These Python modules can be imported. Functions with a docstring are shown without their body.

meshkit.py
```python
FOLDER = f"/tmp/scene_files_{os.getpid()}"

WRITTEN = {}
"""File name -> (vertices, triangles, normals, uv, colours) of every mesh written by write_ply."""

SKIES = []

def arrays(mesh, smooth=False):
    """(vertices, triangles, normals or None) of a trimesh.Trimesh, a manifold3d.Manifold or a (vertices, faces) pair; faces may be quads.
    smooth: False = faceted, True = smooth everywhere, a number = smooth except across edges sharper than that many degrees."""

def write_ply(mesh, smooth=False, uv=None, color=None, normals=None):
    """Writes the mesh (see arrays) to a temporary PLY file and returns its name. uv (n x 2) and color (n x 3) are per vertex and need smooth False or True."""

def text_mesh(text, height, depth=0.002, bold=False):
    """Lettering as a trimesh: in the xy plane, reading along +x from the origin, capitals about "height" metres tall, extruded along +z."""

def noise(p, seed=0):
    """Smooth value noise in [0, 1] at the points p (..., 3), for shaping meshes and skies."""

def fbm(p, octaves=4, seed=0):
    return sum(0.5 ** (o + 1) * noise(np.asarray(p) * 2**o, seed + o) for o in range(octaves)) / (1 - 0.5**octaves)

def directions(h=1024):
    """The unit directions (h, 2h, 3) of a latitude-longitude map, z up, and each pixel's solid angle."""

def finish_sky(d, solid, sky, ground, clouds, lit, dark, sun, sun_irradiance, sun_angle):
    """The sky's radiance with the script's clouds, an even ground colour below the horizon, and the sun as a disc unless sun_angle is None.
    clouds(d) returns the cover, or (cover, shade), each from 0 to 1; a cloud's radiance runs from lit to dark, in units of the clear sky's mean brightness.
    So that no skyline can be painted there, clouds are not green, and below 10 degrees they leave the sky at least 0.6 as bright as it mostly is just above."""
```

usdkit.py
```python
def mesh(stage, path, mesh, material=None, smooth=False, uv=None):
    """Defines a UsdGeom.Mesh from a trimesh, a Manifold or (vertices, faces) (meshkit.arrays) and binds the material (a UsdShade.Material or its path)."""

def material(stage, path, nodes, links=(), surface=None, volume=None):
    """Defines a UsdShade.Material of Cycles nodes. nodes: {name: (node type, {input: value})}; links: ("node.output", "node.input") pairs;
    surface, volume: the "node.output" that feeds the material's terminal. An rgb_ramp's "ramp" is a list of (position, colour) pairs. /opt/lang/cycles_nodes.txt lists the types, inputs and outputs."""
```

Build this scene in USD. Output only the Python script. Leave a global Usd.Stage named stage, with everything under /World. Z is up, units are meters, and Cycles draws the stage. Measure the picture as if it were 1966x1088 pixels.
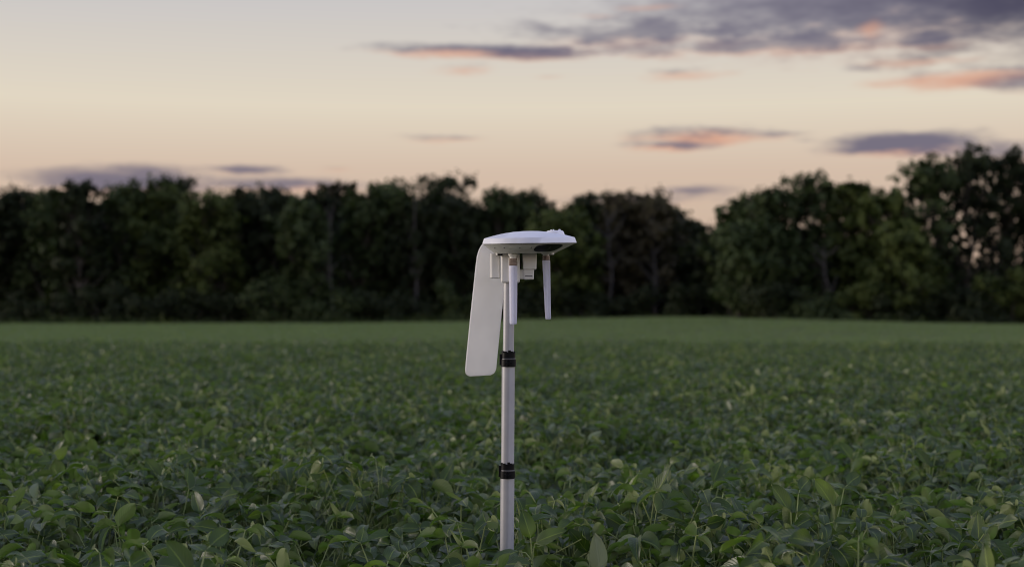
import math
import numpy as np
import trimesh
import usdkit
import meshkit
from pxr import Usd, UsdGeom, UsdLux, UsdShade, Gf, Sdf, Vt

stage = Usd.Stage.CreateInMemory()
UsdGeom.SetStageUpAxis(stage, 'Z')
UsdGeom.SetStageMetersPerUnit(stage, 1.0)
UsdGeom.Xform.Define(stage, '/World')

# ------------------------------------------------------------------ camera
F = 2730.0                                   # focal length in photo pixels (50 mm lens)
CX, CY, HOR = 983.0, 544.0, 606.0
EYE = np.array([0.0, 0.0, 1.30])
PITCH = math.atan((HOR - CY) / F)
D0 = 3.23                                    # distance of the pole
S = D0 / F                                   # metres per photo pixel at the pole

cam = UsdGeom.Camera.Define(stage, '/World/camera')
cam.CreateFocalLengthAttr(50.0)
cam.CreateHorizontalApertureAttr(50.0 * 1966 / F)
cam.CreateFStopAttr(3.4)
cam.CreateFocusDistanceAttr(D0)
cam.CreateExposureAttr(0.0)
cam.CreateClippingRangeAttr(Gf.Vec2f(0.05, 20000.0))
cam.AddTransformOp().Set(Gf.Matrix4d().SetLookAt(Gf.Vec3d(*EYE), Gf.Vec3d(0, math.cos(PITCH), EYE[2] + math.sin(PITCH)), Gf.Vec3d(0, 0, 1)).GetInverse())


def ray(X, Y):
    u, v = (X - CX) / F, (CY - Y) / F
    c, s = math.cos(PITCH), math.sin(PITCH)
    return np.array([u, c - v * s, s + v * c])


def at(X, Y, depth):
    r = ray(X, Y)
    return EYE + r * (depth / r[1])


# ------------------------------------------------------------------ sky and sun
SUN_EL, SUN_ROT = math.radians(6.0), math.radians(-86)
GREY, WARM = (1.40, 1.30, 1.95), (6.9, 3.7, 2.6)
STORM = (0.55, 0.53, 0.92)


def build_sky():
    N, L = {}, []
    N['tc'] = ('texture_coordinate', {})
    N['air'] = ('sky_texture', {'sky_type': 'single_scattering', 'sun_disc': False, 'sun_elevation': SUN_EL, 'sun_rotation': SUN_ROT,
                                'altitude': 60.0, 'aerosol_density': 1.6})
    N['sep'] = ('separate_xyz', {})
    L.append(('tc.generated', 'sep.vector'))
    # dusk veil: an even gradient with height, the same all round the compass
    N['veil'] = ('rgb_ramp', {'ramp': [(0.0, (6.3, 4.5, 3.4)), (0.05, (6.7, 4.9, 3.8)), (0.10, (7.3, 5.55, 4.4)), (0.145, (8.4, 7.4, 5.95)),
                                       (0.213, (6.65, 6.3, 6.2)), (0.32, (5.2, 5.5, 6.6)), (0.6, (3.4, 3.8, 6.0)), (1.0, (3.0, 3.4, 5.7))]})
    L.append(('sep.z', 'veil.fac'))
    N['base'] = ('mix_color', {'fac': 0.87, 'use_clamp': False})
    L += [('air.color', 'base.a'), ('veil.color', 'base.b')]
    # direction as azimuth and tangent of elevation
    N['az'] = ('math', {'math_type': 'arctan2'})
    N['xx'] = ('math', {'math_type': 'multiply'})
    N['yy'] = ('math', {'math_type': 'multiply'})
    N['hh'] = ('math', {'math_type': 'add'})
    N['h'] = ('math', {'math_type': 'sqrt'})
    N['te'] = ('math', {'math_type': 'divide'})
    L += [('sep.x', 'az.value1'), ('sep.y', 'az.value2'), ('sep.x', 'xx.value1'), ('sep.x', 'xx.value2'), ('sep.y', 'yy.value1'), ('sep.y', 'yy.value2'),
          ('xx.value', 'hh.value1'), ('yy.value', 'hh.value2'), ('hh.value', 'h.value1'), ('sep.z', 'te.value1'), ('h.value', 'te.value2')]
    N['p0'] = ('combine_xyz', {})
    L += [('az.value', 'p0.x'), ('te.value', 'p0.y')]
    N['st'] = ('vector_math', {'math_type': 'multiply', 'vector2': (16, 16, 95)})
    N['nz'] = ('noise_texture', {'scale': 1.0, 'detail': 5.0, 'roughness': 0.58})
    N['st2'] = ('vector_math', {'math_type': 'multiply', 'vector2': (30, 30, 120)})
    N['nf'] = ('noise_texture', {'scale': 1.0, 'detail': 4.0, 'roughness': 0.6})
    L += [('tc.generated', 'st.vector1'), ('st.vector', 'nz.vector'), ('tc.generated', 'st2.vector1'), ('st2.vector', 'nf.vector')]
    # warp of the cloud outlines
    N['wv'] = ('vector_math', {'math_type': 'subtract', 'vector2': (0.5, 0.5, 0.5)})
    N['ws'] = ('vector_math', {'math_type': 'multiply', 'vector2': (0.035, 0.008, 0)})
    N['p'] = ('vector_math', {'math_type': 'add'})
    L += [('nz.color', 'wv.vector1'), ('wv.vector', 'ws.vector1'), ('p0.vector', 'p.vector1'), ('ws.vector', 'p.vector2')]
    N['nd'] = ('math', {'math_type': 'subtract', 'value2': 0.5})
    L.append(('nf.fac', 'nd.value1'))
    cur = 'base.result'
    # thin streaks of cloud over the rest of the sky
    N['st3'] = ('vector_math', {'math_type': 'multiply', 'vector2': (4, 4, 22)})
    N['ng'] = ('noise_texture', {'scale': 1.0, 'detail': 6.0, 'roughness': 0.6})
    N['gm'] = ('map_range', {'range_type': 'smoothstep', 'from_min': 0.56, 'from_max': 0.78, 'to_min': 0.0, 'to_max': 0.5})
    N['fy'] = ('map_range', {'range_type': 'smoothstep', 'from_min': 0.80, 'from_max': 0.93, 'to_min': 1.0, 'to_max': 0.0})
    N['fm'] = ('math', {'math_type': 'multiply'})
    N['gmix'] = ('mix_color', {'b': (3.3, 3.0, 3.7), 'use_clamp': False})
    L += [('tc.generated', 'st3.vector1'), ('st3.vector', 'ng.vector'), ('ng.fac', 'gm.value'), ('sep.y', 'fy.value'), ('gm.result', 'fm.value1'), ('fy.result', 'fm.value2'),
          (cur, 'gmix.a'), ('fm.value', 'gmix.fac')]
    cur = 'gmix.result'

    def c(i, X, Y, rx, ry, opacity, warm=0.5, rough=0.9, soft=0.45, grey=GREY):
        nonlocal cur
        r = ray(X, Y)
        az, te = math.atan2(r[0], r[1]), r[2] / math.hypot(r[0], r[1])
        k = F / (1 + ((X - CX) / F) ** 2)
        ax, ay = rx / k, ry / F
        N[f'q{i}'] = ('vector_math', {'math_type': 'subtract', 'vector2': (az, te, 0)})
        N[f'e{i}'] = ('vector_math', {'math_type': 'multiply', 'vector2': (1 / ax, 1 / ay, 0)})
        N[f'd{i}'] = ('vector_math', {'math_type': 'length'})
        N[f'n{i}'] = ('math', {'math_type': 'multiply_add', 'value2': -2 * rough})
        N[f'm{i}'] = ('map_range', {'range_type': 'smoothstep', 'from_min': 1.12, 'from_max': 1.12 - soft * 1.5, 'to_min': 0.0, 'to_max': opacity})
        L.extend([('p.vector', f'q{i}.vector1'), (f'q{i}.vector', f'e{i}.vector1'), (f'e{i}.vector', f'd{i}.vector1'), ('nd.value', f'n{i}.value1'), (f'd{i}.value', f'n{i}.value3'), (f'n{i}.value', f'm{i}.value')])
        # the underside of the cloud is warm, its top grey
        N[f's{i}'] = ('separate_xyz', {})
        N[f't{i}'] = ('math', {'math_type': 'multiply_add', 'value2': 1.6})
        N[f'w{i}'] = ('map_range', {'range_type': 'smoothstep', 'from_min': 2.0 * warm - 1.45, 'from_max': 2.0 * warm - 0.75})
        N[f'k{i}'] = ('mix_color', {'a': WARM, 'b': grey, 'use_clamp': False})
        N[f'x{i}'] = ('mix_color', {'use_clamp': False})
        L.extend([(f'e{i}.vector', f's{i}.vector'), ('nd.value', f't{i}.value1'), (f's{i}.y', f't{i}.value3'), (f't{i}.value', f'w{i}.value'), (f'w{i}.result', f'k{i}.fac'),
                  (cur, f'x{i}.a'), (f'k{i}.color' if False else f'k{i}.result', f'x{i}.b'), (f'm{i}.result', f'x{i}.fac')])
        cur = f'x{i}.result'

    clouds = [
        # X, Y, half width, half height, opacity, warm, rough, soft
        (1720, -20, 600, 150, 0.74, 0.16, 0.5, 0.6),
        (2010, -15, 450, 135, 0.97, 0.02, 0.5, 0.75, STORM),
        (1600, 25, 430, 72, 0.5, 0.2, 0.3, 0.8),
        (1200, 66, 300, 34, 0.66, 0.30, 1.0, 0.6),
        (1480, 88, 450, 26, 0.55, 0.40, 1.0, 0.65),
        (900, 97, 235, 20, 0.85, 0.52, 0.55, 0.6),
        (1020, 103, 115, 19, 0.75, 0.35, 0.45, 0.6),
        (890, 136, 66, 15, 0.68, 0.95, 0.7, 0.9),
        (1325, 145, 95, 16, 0.60, 0.85, 0.7, 0.9),
        (1672, 58, 28, 26, 0.80, 1.2, 0.5, 0.9),
        (1870, 153, 185, 25, 0.88, 0.85, 0.6, 0.7),
        (1970, 158, 95, 24, 0.75, 0.2, 0.6, 0.7),
        (1350, 261, 165, 23, 0.90, 0.58, 0.5, 0.6),
        (1278, 281, 105, 16, 0.85, 0.45, 0.5, 0.6),
        (1500, 258, 80, 7, 0.5, 0.3, 0.6, 0.9),
        (1735, 275, 165, 30, 0.92, 0.28, 0.45, 0.5),
        (1900, 290, 150, 20, 0.70, 0.2, 0.5, 0.7),
        (860, 267, 104, 10, 0.62, 0.55, 0.6, 0.9),
        (238, 346, 205, 34, 0.88, 0.22, 0.4, 0.5),
        (480, 326, 84, 11, 0.85, 0.2, 0.4, 0.6),
        (560, 355, 215, 20, 0.80, 0.35, 0.5, 0.7),
        (635, 326, 44, 8, 0.4, 0.7, 0.5, 0.9),
        (1330, 366, 95, 13, 0.8, 0.15, 0.5, 0.8),
        (1240, 382, 200, 14, 0.5, 0.3, 0.7, 0.9),
        (1245, 15, 75, 8, 0.5, 1.1, 0.6, 0.9),
        (1135, 30, 60, 5, 0.35, 0.8, 0.7, 0.9),
        (1060, 148, 40, 5, 0.3, 1.0, 0.6, 0.9),
        (1780, 118, 120, 9, 0.45, 1.0, 0.8, 0.8),
        (1645, 132, 50, 7, 0.45, 0.2, 0.6, 0.9),
    ]
    for i, a in enumerate(clouds):
        c(i, *a)
    # below the horizon: dull ground tone
    N['up'] = ('math', {'math_type': 'greater_than', 'value2': -0.01})
    N['fin'] = ('mix_color', {'a': (0.35, 0.42, 0.25), 'use_clamp': False})
    L += [('sep.z', 'up.value1'), ('up.value', 'fin.fac'), (cur, 'fin.b')]
    N['bg'] = ('background_shader', {'strength': 0.1})
    L.append(('fin.result', 'bg.color'))
    return usdkit.material(stage, '/World/Looks/sky', N, L, surface='bg.background')


sky_mat = build_sky()
dome = UsdLux.DomeLight.Define(stage, '/World/sky')
UsdShade.MaterialBindingAPI.Apply(dome.GetPrim()).Bind(sky_mat)
dome.GetPrim().SetCustomDataByKey('kind', 'structure')

sun = UsdLux.DistantLight.Define(stage, '/World/sun')
sun.CreateIntensityAttr(0.62)
sun.CreateNormalizeAttr(True)
sun.CreateAngleAttr(28.0)
sun.CreateColorAttr(Gf.Vec3f(1.0, 0.885, 0.79))
to_sun = np.array([math.sin(SUN_ROT) * math.cos(SUN_EL), math.cos(SUN_ROT) * math.cos(SUN_EL), math.sin(SUN_EL)])
sun.AddTransformOp().Set(Gf.Matrix4d().SetLookAt(Gf.Vec3d(*to_sun), Gf.Vec3d(0, 0, 0), Gf.Vec3d(0, 0, 1)).GetInverse())

# ------------------------------------------------------------------ helpers
used = {}


def numbered(parent, name):
    key = f'{parent}/{name}'
    n = used.get(key, -1) + 1
    used[key] = n
    return key if n == 0 else f'{key}_{n:03d}'


def tag(prim, label=None, cat=None, group=None, kind=None):
    prim = prim.GetPrim() if hasattr(prim, 'GetPrim') else prim
    for k, v in (('label', label), ('category', cat), ('group', group), ('kind', kind)):
        if v:
            prim.SetCustomDataByKey(k, v)
    return prim


def thing(name, label, cat, loc=(0, 0, 0), rotz=0.0, group=None, parent='/World'):
    x = UsdGeom.Xform.Define(stage, numbered(parent, name))
    x.AddTranslateOp().Set(Gf.Vec3d(*map(float, loc)))
    if rotz:
        x.AddRotateZOp().Set(float(rotz))
    return tag(x, label, cat, group)


def part(parent, name, mesh, mat, smooth=False, uv=None, label=None):
    root = parent if isinstance(parent, str) else str(parent.GetPath())
    m = usdkit.mesh(stage, numbered(root, name), mesh, mat, smooth=smooth, uv=uv)
    return tag(m, label)


def tube(points, radii, n=8, cap=True):
    P = np.asarray(points, float)
    R = np.broadcast_to(np.asarray(radii, float), (len(P),))
    T = np.gradient(P, axis=0)
    T /= np.linalg.norm(T, axis=1, keepdims=True) + 1e-12
    ref = np.array([1.0, 0, 0]) if abs(T[0][0]) < 0.7 else np.array([0, 1.0, 0])
    A = np.cross(T, ref)
    A /= np.linalg.norm(A, axis=1, keepdims=True) + 1e-12
    B = np.cross(T, A)
    a = np.arange(n) * 2 * math.pi / n
    V = (P[:, None] + R[:, None, None] * (np.cos(a)[None, :, None] * A[:, None] + np.sin(a)[None, :, None] * B[:, None])).reshape(-1, 3)
    f = []
    for i in range(len(P) - 1):
        for j in range(n):
            k = (j + 1) % n
            f += [[i * n + j, (i + 1) * n + j, (i + 1) * n + k], [i * n + j, (i + 1) * n + k, i * n + k]]
    if cap:
        V = np.vstack([V, P[:1], P[-1:]])
        b, e, o = len(V) - 2, len(V) - 1, (len(P) - 1) * n
        for j in range(n):
            k = (j + 1) % n
            f += [[b, j, k], [e, o + k, o + j]]
    return V, np.array(f)[:, ::-1]


def join(meshes):
    vs, fs, o = [], [], 0
    for v, f in meshes:
        vs.append(v)
        fs.append(np.asarray(f) + o)
        o += len(v)
    return np.vstack(vs), np.vstack(fs)


def tm(m):
    return np.array(m.vertices), np.array(m.faces)


def loft(rings, n=48):
    """rings of (centre x, centre y, radius, z), bottom to top or back; radius 0 closes."""
    a = np.arange(n) * 2 * math.pi / n
    V = np.vstack([np.c_[cx + r * np.cos(a), cy + r * np.sin(a), np.full(n, z)] for cx, cy, r, z in rings])
    f = []
    for i in range(len(rings) - 1):
        for j in range(n):
            k = (j + 1) % n
            f += [[i * n + j, i * n + k, (i + 1) * n + k], [i * n + j, (i + 1) * n + k, (i + 1) * n + j]]
    f = np.array(f)
    if rings[0][3] > rings[-1][3]:
        f = f[:, ::-1]
    m = trimesh.Trimesh(V, f, process=True)
    m.update_faces(m.nondegenerate_faces())
    return np.array(m.vertices), np.array(m.faces)


def rounded_box(x0, x1, y0, y1, z0, z1, r=1.5, taper=0.0):
    """box with bevelled edges; taper shrinks the lower end in x."""
    import manifold3d as md
    pts = []
    for x in (x0 + r, x1 - r):
        for y in (y0 + r, y1 - r):
            for z in (z0 + r, z1 - r):
                xm = (x0 + x1) / 2
                t = taper * (1 - (z - z0) / (z1 - z0))
                xx = xm + (x - xm) * (1 - t)
                s = trimesh.creation.icosphere(1, r)
                pts.append(np.array(s.vertices) + [xx, y, z])
    h = trimesh.convex.convex_hull(np.vstack(pts))
    return tm(h)


# ------------------------------------------------------------------ materials
def plain(name, color, rough=0.5, metallic=0.0, spec=0.5, var=0.06, scale=40.0, bump=0.0, translucent=0.0):
    lo = tuple(c * (1 - var) for c in color)
    hi = tuple(min(1, c * (1 + var)) for c in color)
    N = {'g': ('texture_coordinate', {}), 'n': ('noise_texture', {'scale': scale, 'detail': 4.0, 'roughness': 0.6}),
         'r': ('rgb_ramp', {'ramp': [(0.3, lo), (0.7, hi)]}), 'p': ('principled_bsdf', {'roughness': rough, 'metallic': metallic, 'specular_ior_level': spec})}
    L = [('g.object', 'n.vector'), ('n.fac', 'r.fac'), ('r.color', 'p.base_color')]
    if bump:
        N['b'] = ('bump', {'strength': bump, 'distance': 0.001})
        L += [('n.fac', 'b.height'), ('b.normal', 'p.normal')]
    out = 'p.BSDF'
    if translucent:
        N['t'] = ('translucent_bsdf', {})
        N['x'] = ('mix_closure', {'fac': translucent})
        L += [('r.color', 't.color'), ('p.BSDF', 'x.closure1'), ('t.BSDF', 'x.closure2')]
        out = 'x.closure'
    return usdkit.material(stage, f'/World/Looks/{name}', N, L, surface=out)


white = plain('white_plastic', (0.74, 0.75, 0.81), 0.42, var=0.04)
white_warm = plain('white_mount_plastic', (0.74, 0.73, 0.70), 0.5, var=0.05)
panel_mat = plain('panel_plastic', (0.88, 0.88, 0.88), 0.45, var=0.03, scale=14, translucent=0.58)
antenna_mat = plain('antenna_plastic', (0.85, 0.86, 0.99), 0.35, var=0.03, translucent=0.35)
metal = plain('connector_metal', (0.21, 0.165, 0.14), 0.42, metallic=0.6, var=0.15)
black = plain('black_plastic', (0.005, 0.005, 0.006), 0.40, spec=0.12, var=0.2)
gloss_black = plain('dark_window', (0.005, 0.005, 0.006), 0.35, spec=0.2, var=0.1)
lens_mat = plain('lens_ring', (0.09, 0.09, 0.10), 0.2)
steel = plain('band_steel', (0.16, 0.16, 0.17), 0.4, metallic=0.8)
pole_mat = plain('pole_aluminium', (0.37, 0.37, 0.39), 0.42, metallic=0.15, var=0.07, scale=25, bump=0.08)
soil = plain('soil', (0.055, 0.042, 0.030), 0.95, var=0.35, scale=6.0)
stem_mat = plain('stem_green', (0.20, 0.25, 0.085), 0.6, var=0.25, scale=9)
bark = plain('bark', (0.085, 0.075, 0.065), 0.9, var=0.4, scale=3.0)
pale_bark = plain('pale_bark', (0.065, 0.06, 0.056), 0.9, var=0.35, scale=3.0)


def leaf_material(name, dark, light, pale, veins=True, translucent=0.32, scale=7.0, rough=0.5, island=0.5, spec=0.4, sheen=0.0):
    N = {'g': ('geometry', {}), 'n': ('noise_texture', {'scale': scale, 'detail': 2.0, 'roughness': 0.6}),
         'm': ('mix_float', {'fac': island}), 'r': ('rgb_ramp', {'ramp': [(0.28, dark), (0.60, light)]}),
         'bk': ('mix_color', {'b': pale}), 'p': ('principled_bsdf', {'roughness': rough, 'specular_ior_level': spec, 'sheen_weight': sheen, 'sheen_roughness': 0.45, 'sheen_tint': (0.85, 0.93, 0.90)}),
         't': ('translucent_bsdf', {}), 'tc': ('mix_color', {'blend_type': 'multiply', 'fac': 1.0, 'b': (1.45, 1.8, 0.4), 'use_clamp': False}),
         'x': ('mix_closure', {'fac': translucent})}
    L = [('g.position', 'n.vector'), ('n.fac', 'm.a'), ('g.random_per_island', 'm.b'), ('m.result', 'r.fac'), ('g.backfacing', 'bk.fac'),
         ('p.BSDF', 'x.closure1'), ('t.BSDF', 'x.closure2'), ('r.color', 'tc.a'), ('tc.result', 't.color')]
    col = 'r.color'
    if veins:
        N.update({'uv': ('uvmap', {'attribute': 'st'}), 'su': ('separate_xyz', {}), 'du': ('math', {'math_type': 'subtract', 'value2': 0.5}), 'au': ('math', {'math_type': 'absolute'}),
                  'mr': ('map_range', {'range_type': 'smoothstep', 'from_min': 0.012, 'from_max': 0.045, 'to_min': 0.55, 'to_max': 0.0}),
                  'ml': ('mix_color', {'b': tuple(min(1, c * 1.15 + 0.02) for c in light)}),
                  'a1': ('math', {'math_type': 'multiply', 'value2': -7.0}), 'a2': ('math', {'math_type': 'multiply_add', 'value2': 9.0}),
                  'a3': ('math', {'math_type': 'fraction'}), 'a4': ('math', {'math_type': 'pingpong', 'value2': 0.5}),
                  'a5': ('map_range', {'range_type': 'smoothstep', 'from_min': 0.0, 'from_max': 0.14}),
                  'bp': ('bump', {'strength': 0.5, 'distance': 0.0025})})
        L += [('uv.UV', 'su.vector'), ('su.x', 'du.value1'), ('du.value', 'au.value1'), ('au.value', 'mr.value'), ('mr.result', 'ml.fac'), (col, 'ml.a'),
              ('au.value', 'a1.value1'), ('su.y', 'a2.value1'), ('a1.value', 'a2.value3'), ('a2.value', 'a3.value1'), ('a3.value', 'a4.value1'), ('a4.value', 'a5.value'),
              ('a5.result', 'bp.height'), ('bp.normal', 'p.normal')]
        col = 'ml.result'
    L += [(col, 'bk.a'), ('bk.result', 'p.base_color')]
    return usdkit.material(stage, f'/World/Looks/{name}', N, L, surface='x.closure')


soy_leaf = leaf_material('soybean_leaf', (0.038, 0.072, 0.012), (0.330, 0.420, 0.055), (0.27, 0.32, 0.16), translucent=0.30, rough=0.38, spec=0.72, sheen=0.08)
pale_leaf = leaf_material('pale_soybean_leaf', (0.20, 0.22, 0.14), (0.24, 0.26, 0.18), (0.22, 0.24, 0.16), translucent=0.15)
soy_far = leaf_material('soybean_leaf_far', (0.100, 0.148, 0.046), (0.156, 0.214, 0.061), (0.27, 0.31, 0.18), veins=False, sheen=0.3, scale=0.7, island=0.4)
TREE_MATS = {}
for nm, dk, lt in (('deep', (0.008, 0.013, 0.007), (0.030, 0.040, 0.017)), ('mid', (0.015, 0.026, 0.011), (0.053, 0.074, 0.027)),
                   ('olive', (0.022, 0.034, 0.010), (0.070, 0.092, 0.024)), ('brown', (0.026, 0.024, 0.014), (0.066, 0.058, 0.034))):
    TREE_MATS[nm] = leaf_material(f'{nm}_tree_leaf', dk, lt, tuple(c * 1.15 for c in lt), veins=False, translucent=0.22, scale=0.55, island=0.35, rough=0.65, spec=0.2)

# ------------------------------------------------------------------ terrain
GY = np.array([-60, 0, 20, 26, 40, 60, 100, 150, 175, 260, 700, 3000.0])
GZ = np.array([0, 0, 0, -0.03, -0.38, -0.70, -0.44, -0.14, -0.08, 0.1, 0.5, 2.0])


def ground_z(x, y):
    y = np.asarray(y, float)
    x = np.asarray(x, float)
    return np.interp(y, GY, GZ) + 0.55 * np.exp(-((x - 17) / 17) ** 2) * np.clip((y - 72) / 52, 0, 1) ** 1.5 * np.clip((400 - y) / 200, 0, 1) + 0.05 * np.sin(x * 0.045 + 0.8) * np.clip((y - 60) / 60, 0, 1)


def build_ground():
    ys = np.r_[np.linspace(-60, 0, 7), np.linspace(4, 40, 19), np.linspace(45, 200, 63), 240, 320, 500, 900, 1600, 3000]
    xs = np.r_[-3000, -1500, -700, -300, np.linspace(-150, 150, 101), 300, 700, 1500, 3000]
    X, Y = np.meshgrid(xs, ys)
    V = np.c_[X.ravel(), Y.ravel(), ground_z(X, Y).ravel()]
    w = len(xs)
    i, j = np.meshgrid(np.arange(len(ys) - 1), np.arange(w - 1), indexing='ij')
    a = (i * w + j).ravel()
    f = np.c_[a, a + 1, a + w + 1, a + w]
    tag(usdkit.mesh(stage, '/World/field_soil', (V, f), soil, smooth=True), kind='structure')


build_ground()

# ------------------------------------------------------------------ the wood behind the field
rng = np.random.default_rng(11)


def leaf_quads(C, size, nrm, r):
    """small bent diamond leaves at the points C, turned roughly towards nrm."""
    n = len(C)
    d = nrm + r.normal(0, 0.55, (n, 3))
    d /= np.linalg.norm(d, axis=1, keepdims=True)
    a = np.cross(d, r.normal(0, 1, (n, 3)))
    a /= np.linalg.norm(a, axis=1, keepdims=True) + 1e-9
    b = np.cross(d, a)
    s = (size * r.uniform(0.6, 1.3, n))[:, None]
    V = np.stack([C - a * s, C + b * s * 0.62 + d * s * 0.12, C + a * s, C - b * s * 0.62 + d * s * 0.12], 1).reshape(-1, 3)
    k = np.arange(n)[:, None] * 4
    return V, np.vstack([k + [0, 1, 2], k + [0, 2, 3]])


def make_tree(seed, H, W, leaves=3000, low=0.08, sparse=0.0, shape='round', leafsize=0.34):
    """(trunk mesh, crown mesh) of a broad-leaved tree with its base at the origin."""
    r = np.random.default_rng(seed)
    lean = r.normal(0, 0.03, 2)
    hs = np.linspace(0, 0.80 * H, 9)
    P = np.c_[lean[0] * hs + np.cumsum(r.normal(0, 0.02 * H / 9, 9)), lean[1] * hs + np.cumsum(r.normal(0, 0.02 * H / 9, 9)), hs]
    P[0, :2] = 0
    R0 = 0.013 * H + 0.06
    tubes = [tube(P, R0 * (1 - 0.85 * hs / hs[-1]) * np.r_[1.35, np.ones(8)], 8)]
    lobes = []
    nl = int(r.integers(24, 30))
    for i in range(nl):
        t = low + 0.10 + (0.86 - low) * ((i + r.uniform(0, 1)) / nl) ** 0.8
        if shape == 'flat':
            t = 0.62 + 0.33 * r.uniform(0, 1)
        env = {'round': math.sin(math.pi * min(1, (t - low + 0.10) / (1.16 - low))) ** 0.55, 'column': 0.85 if t < 0.8 else 0.6,
               'wide': 1.0 - 0.5 * max(0, t - 0.55) / 0.45, 'flat': 0.95}[shape]
        phi = i * 2.4 + r.uniform(-0.6, 0.6)
        rad = W / 2 * env * (r.uniform(0.25, 0.80))
        c = np.array([math.cos(phi) * rad, math.sin(phi) * rad, t * H]) + [*(lean * t * H), 0]
        size = W * r.uniform(0.16, 0.25)
        c[2] = min(c[2], H - size * 0.75)
        lobes.append((c, size))
        k = np.interp(max(0.12, t - 0.22) * H, hs, np.arange(9))
        k0 = int(k)
        b = P[k0] + (P[min(8, k0 + 1)] - P[k0]) * (k - k0)
        mid = (b + c) / 2 + [0, 0, 0.05 * H * r.uniform(-0.3, 0.8)]
        tubes.append(tube(np.array([b, mid, c]), np.array([0.42, 0.28, 0.10]) * R0, 6))
        for q in range(3):
            e = c + r.normal(0, 1, 3) * size * 0.6
            tubes.append(tube(np.array([mid, (mid + e) / 2 + r.normal(0, 0.15, 3), e]), np.array([0.2, 0.13, 0.05]) * R0, 5))
    top = P[-1] + [0, 0, 0.09 * H]
    if shape != 'flat':
        lobes.append((np.array([top[0], top[1], H - W * 0.2]), W * 0.22))
    Cs, Ns = [], []
    tot = sum(s ** 2 for _, s in lobes)
    for c, s in lobes:
        n = int(leaves * (1 - sparse) * s ** 2 / tot)
        ncl = max(8, int(n / 16))
        d = r.normal(0, 1, (ncl, 3))
        d /= np.linalg.norm(d, axis=1, keepdims=True)
        rr = r.uniform(0.35, 1.05, ncl)[:, None]
        cl = c + d * rr * s * np.array([1.08, 1.08, 0.85])
        keep = r.uniform(0, 1, ncl) > sparse * 0.4
        cl, d = cl[keep], d[keep]
        idx = np.repeat(np.arange(len(cl)), 16)
        Cs.append(cl[idx] + r.normal(0, 1, (len(idx), 3)) * s * 0.15)
        Ns.append(d[idx] + [0, 0, 0.35])
    C, Nn = np.vstack(Cs), np.vstack(Ns)
    C[:, 2] = np.clip(C[:, 2], 0.15, None)
    return join(tubes), leaf_quads(C, leafsize, Nn, r)


def tree_at(X, Ytop, Wpx, depth, style, label, shape='round', sparse=0.0, low=0.06, leaves=3000, name='broadleaf_tree', barkmat=None, leafsize=0.34):
    x = (X - CX) / F * depth
    g = float(ground_z(x, depth)) - 0.05
    H = EYE[2] + (HOR - Ytop) / F * depth - g
    W = Wpx / F * depth
    seed = int(X * 7 + depth * 13)
    t = thing(name, label, 'tree', (x, depth, g))
    trunk, crown = make_tree(seed, H, W, leaves, low, sparse, shape, leafsize)
    part(t, 'trunk', trunk, barkmat or bark, smooth=True)
    part(t, 'crown', crown, TREE_MATS[style])
    return t


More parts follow.
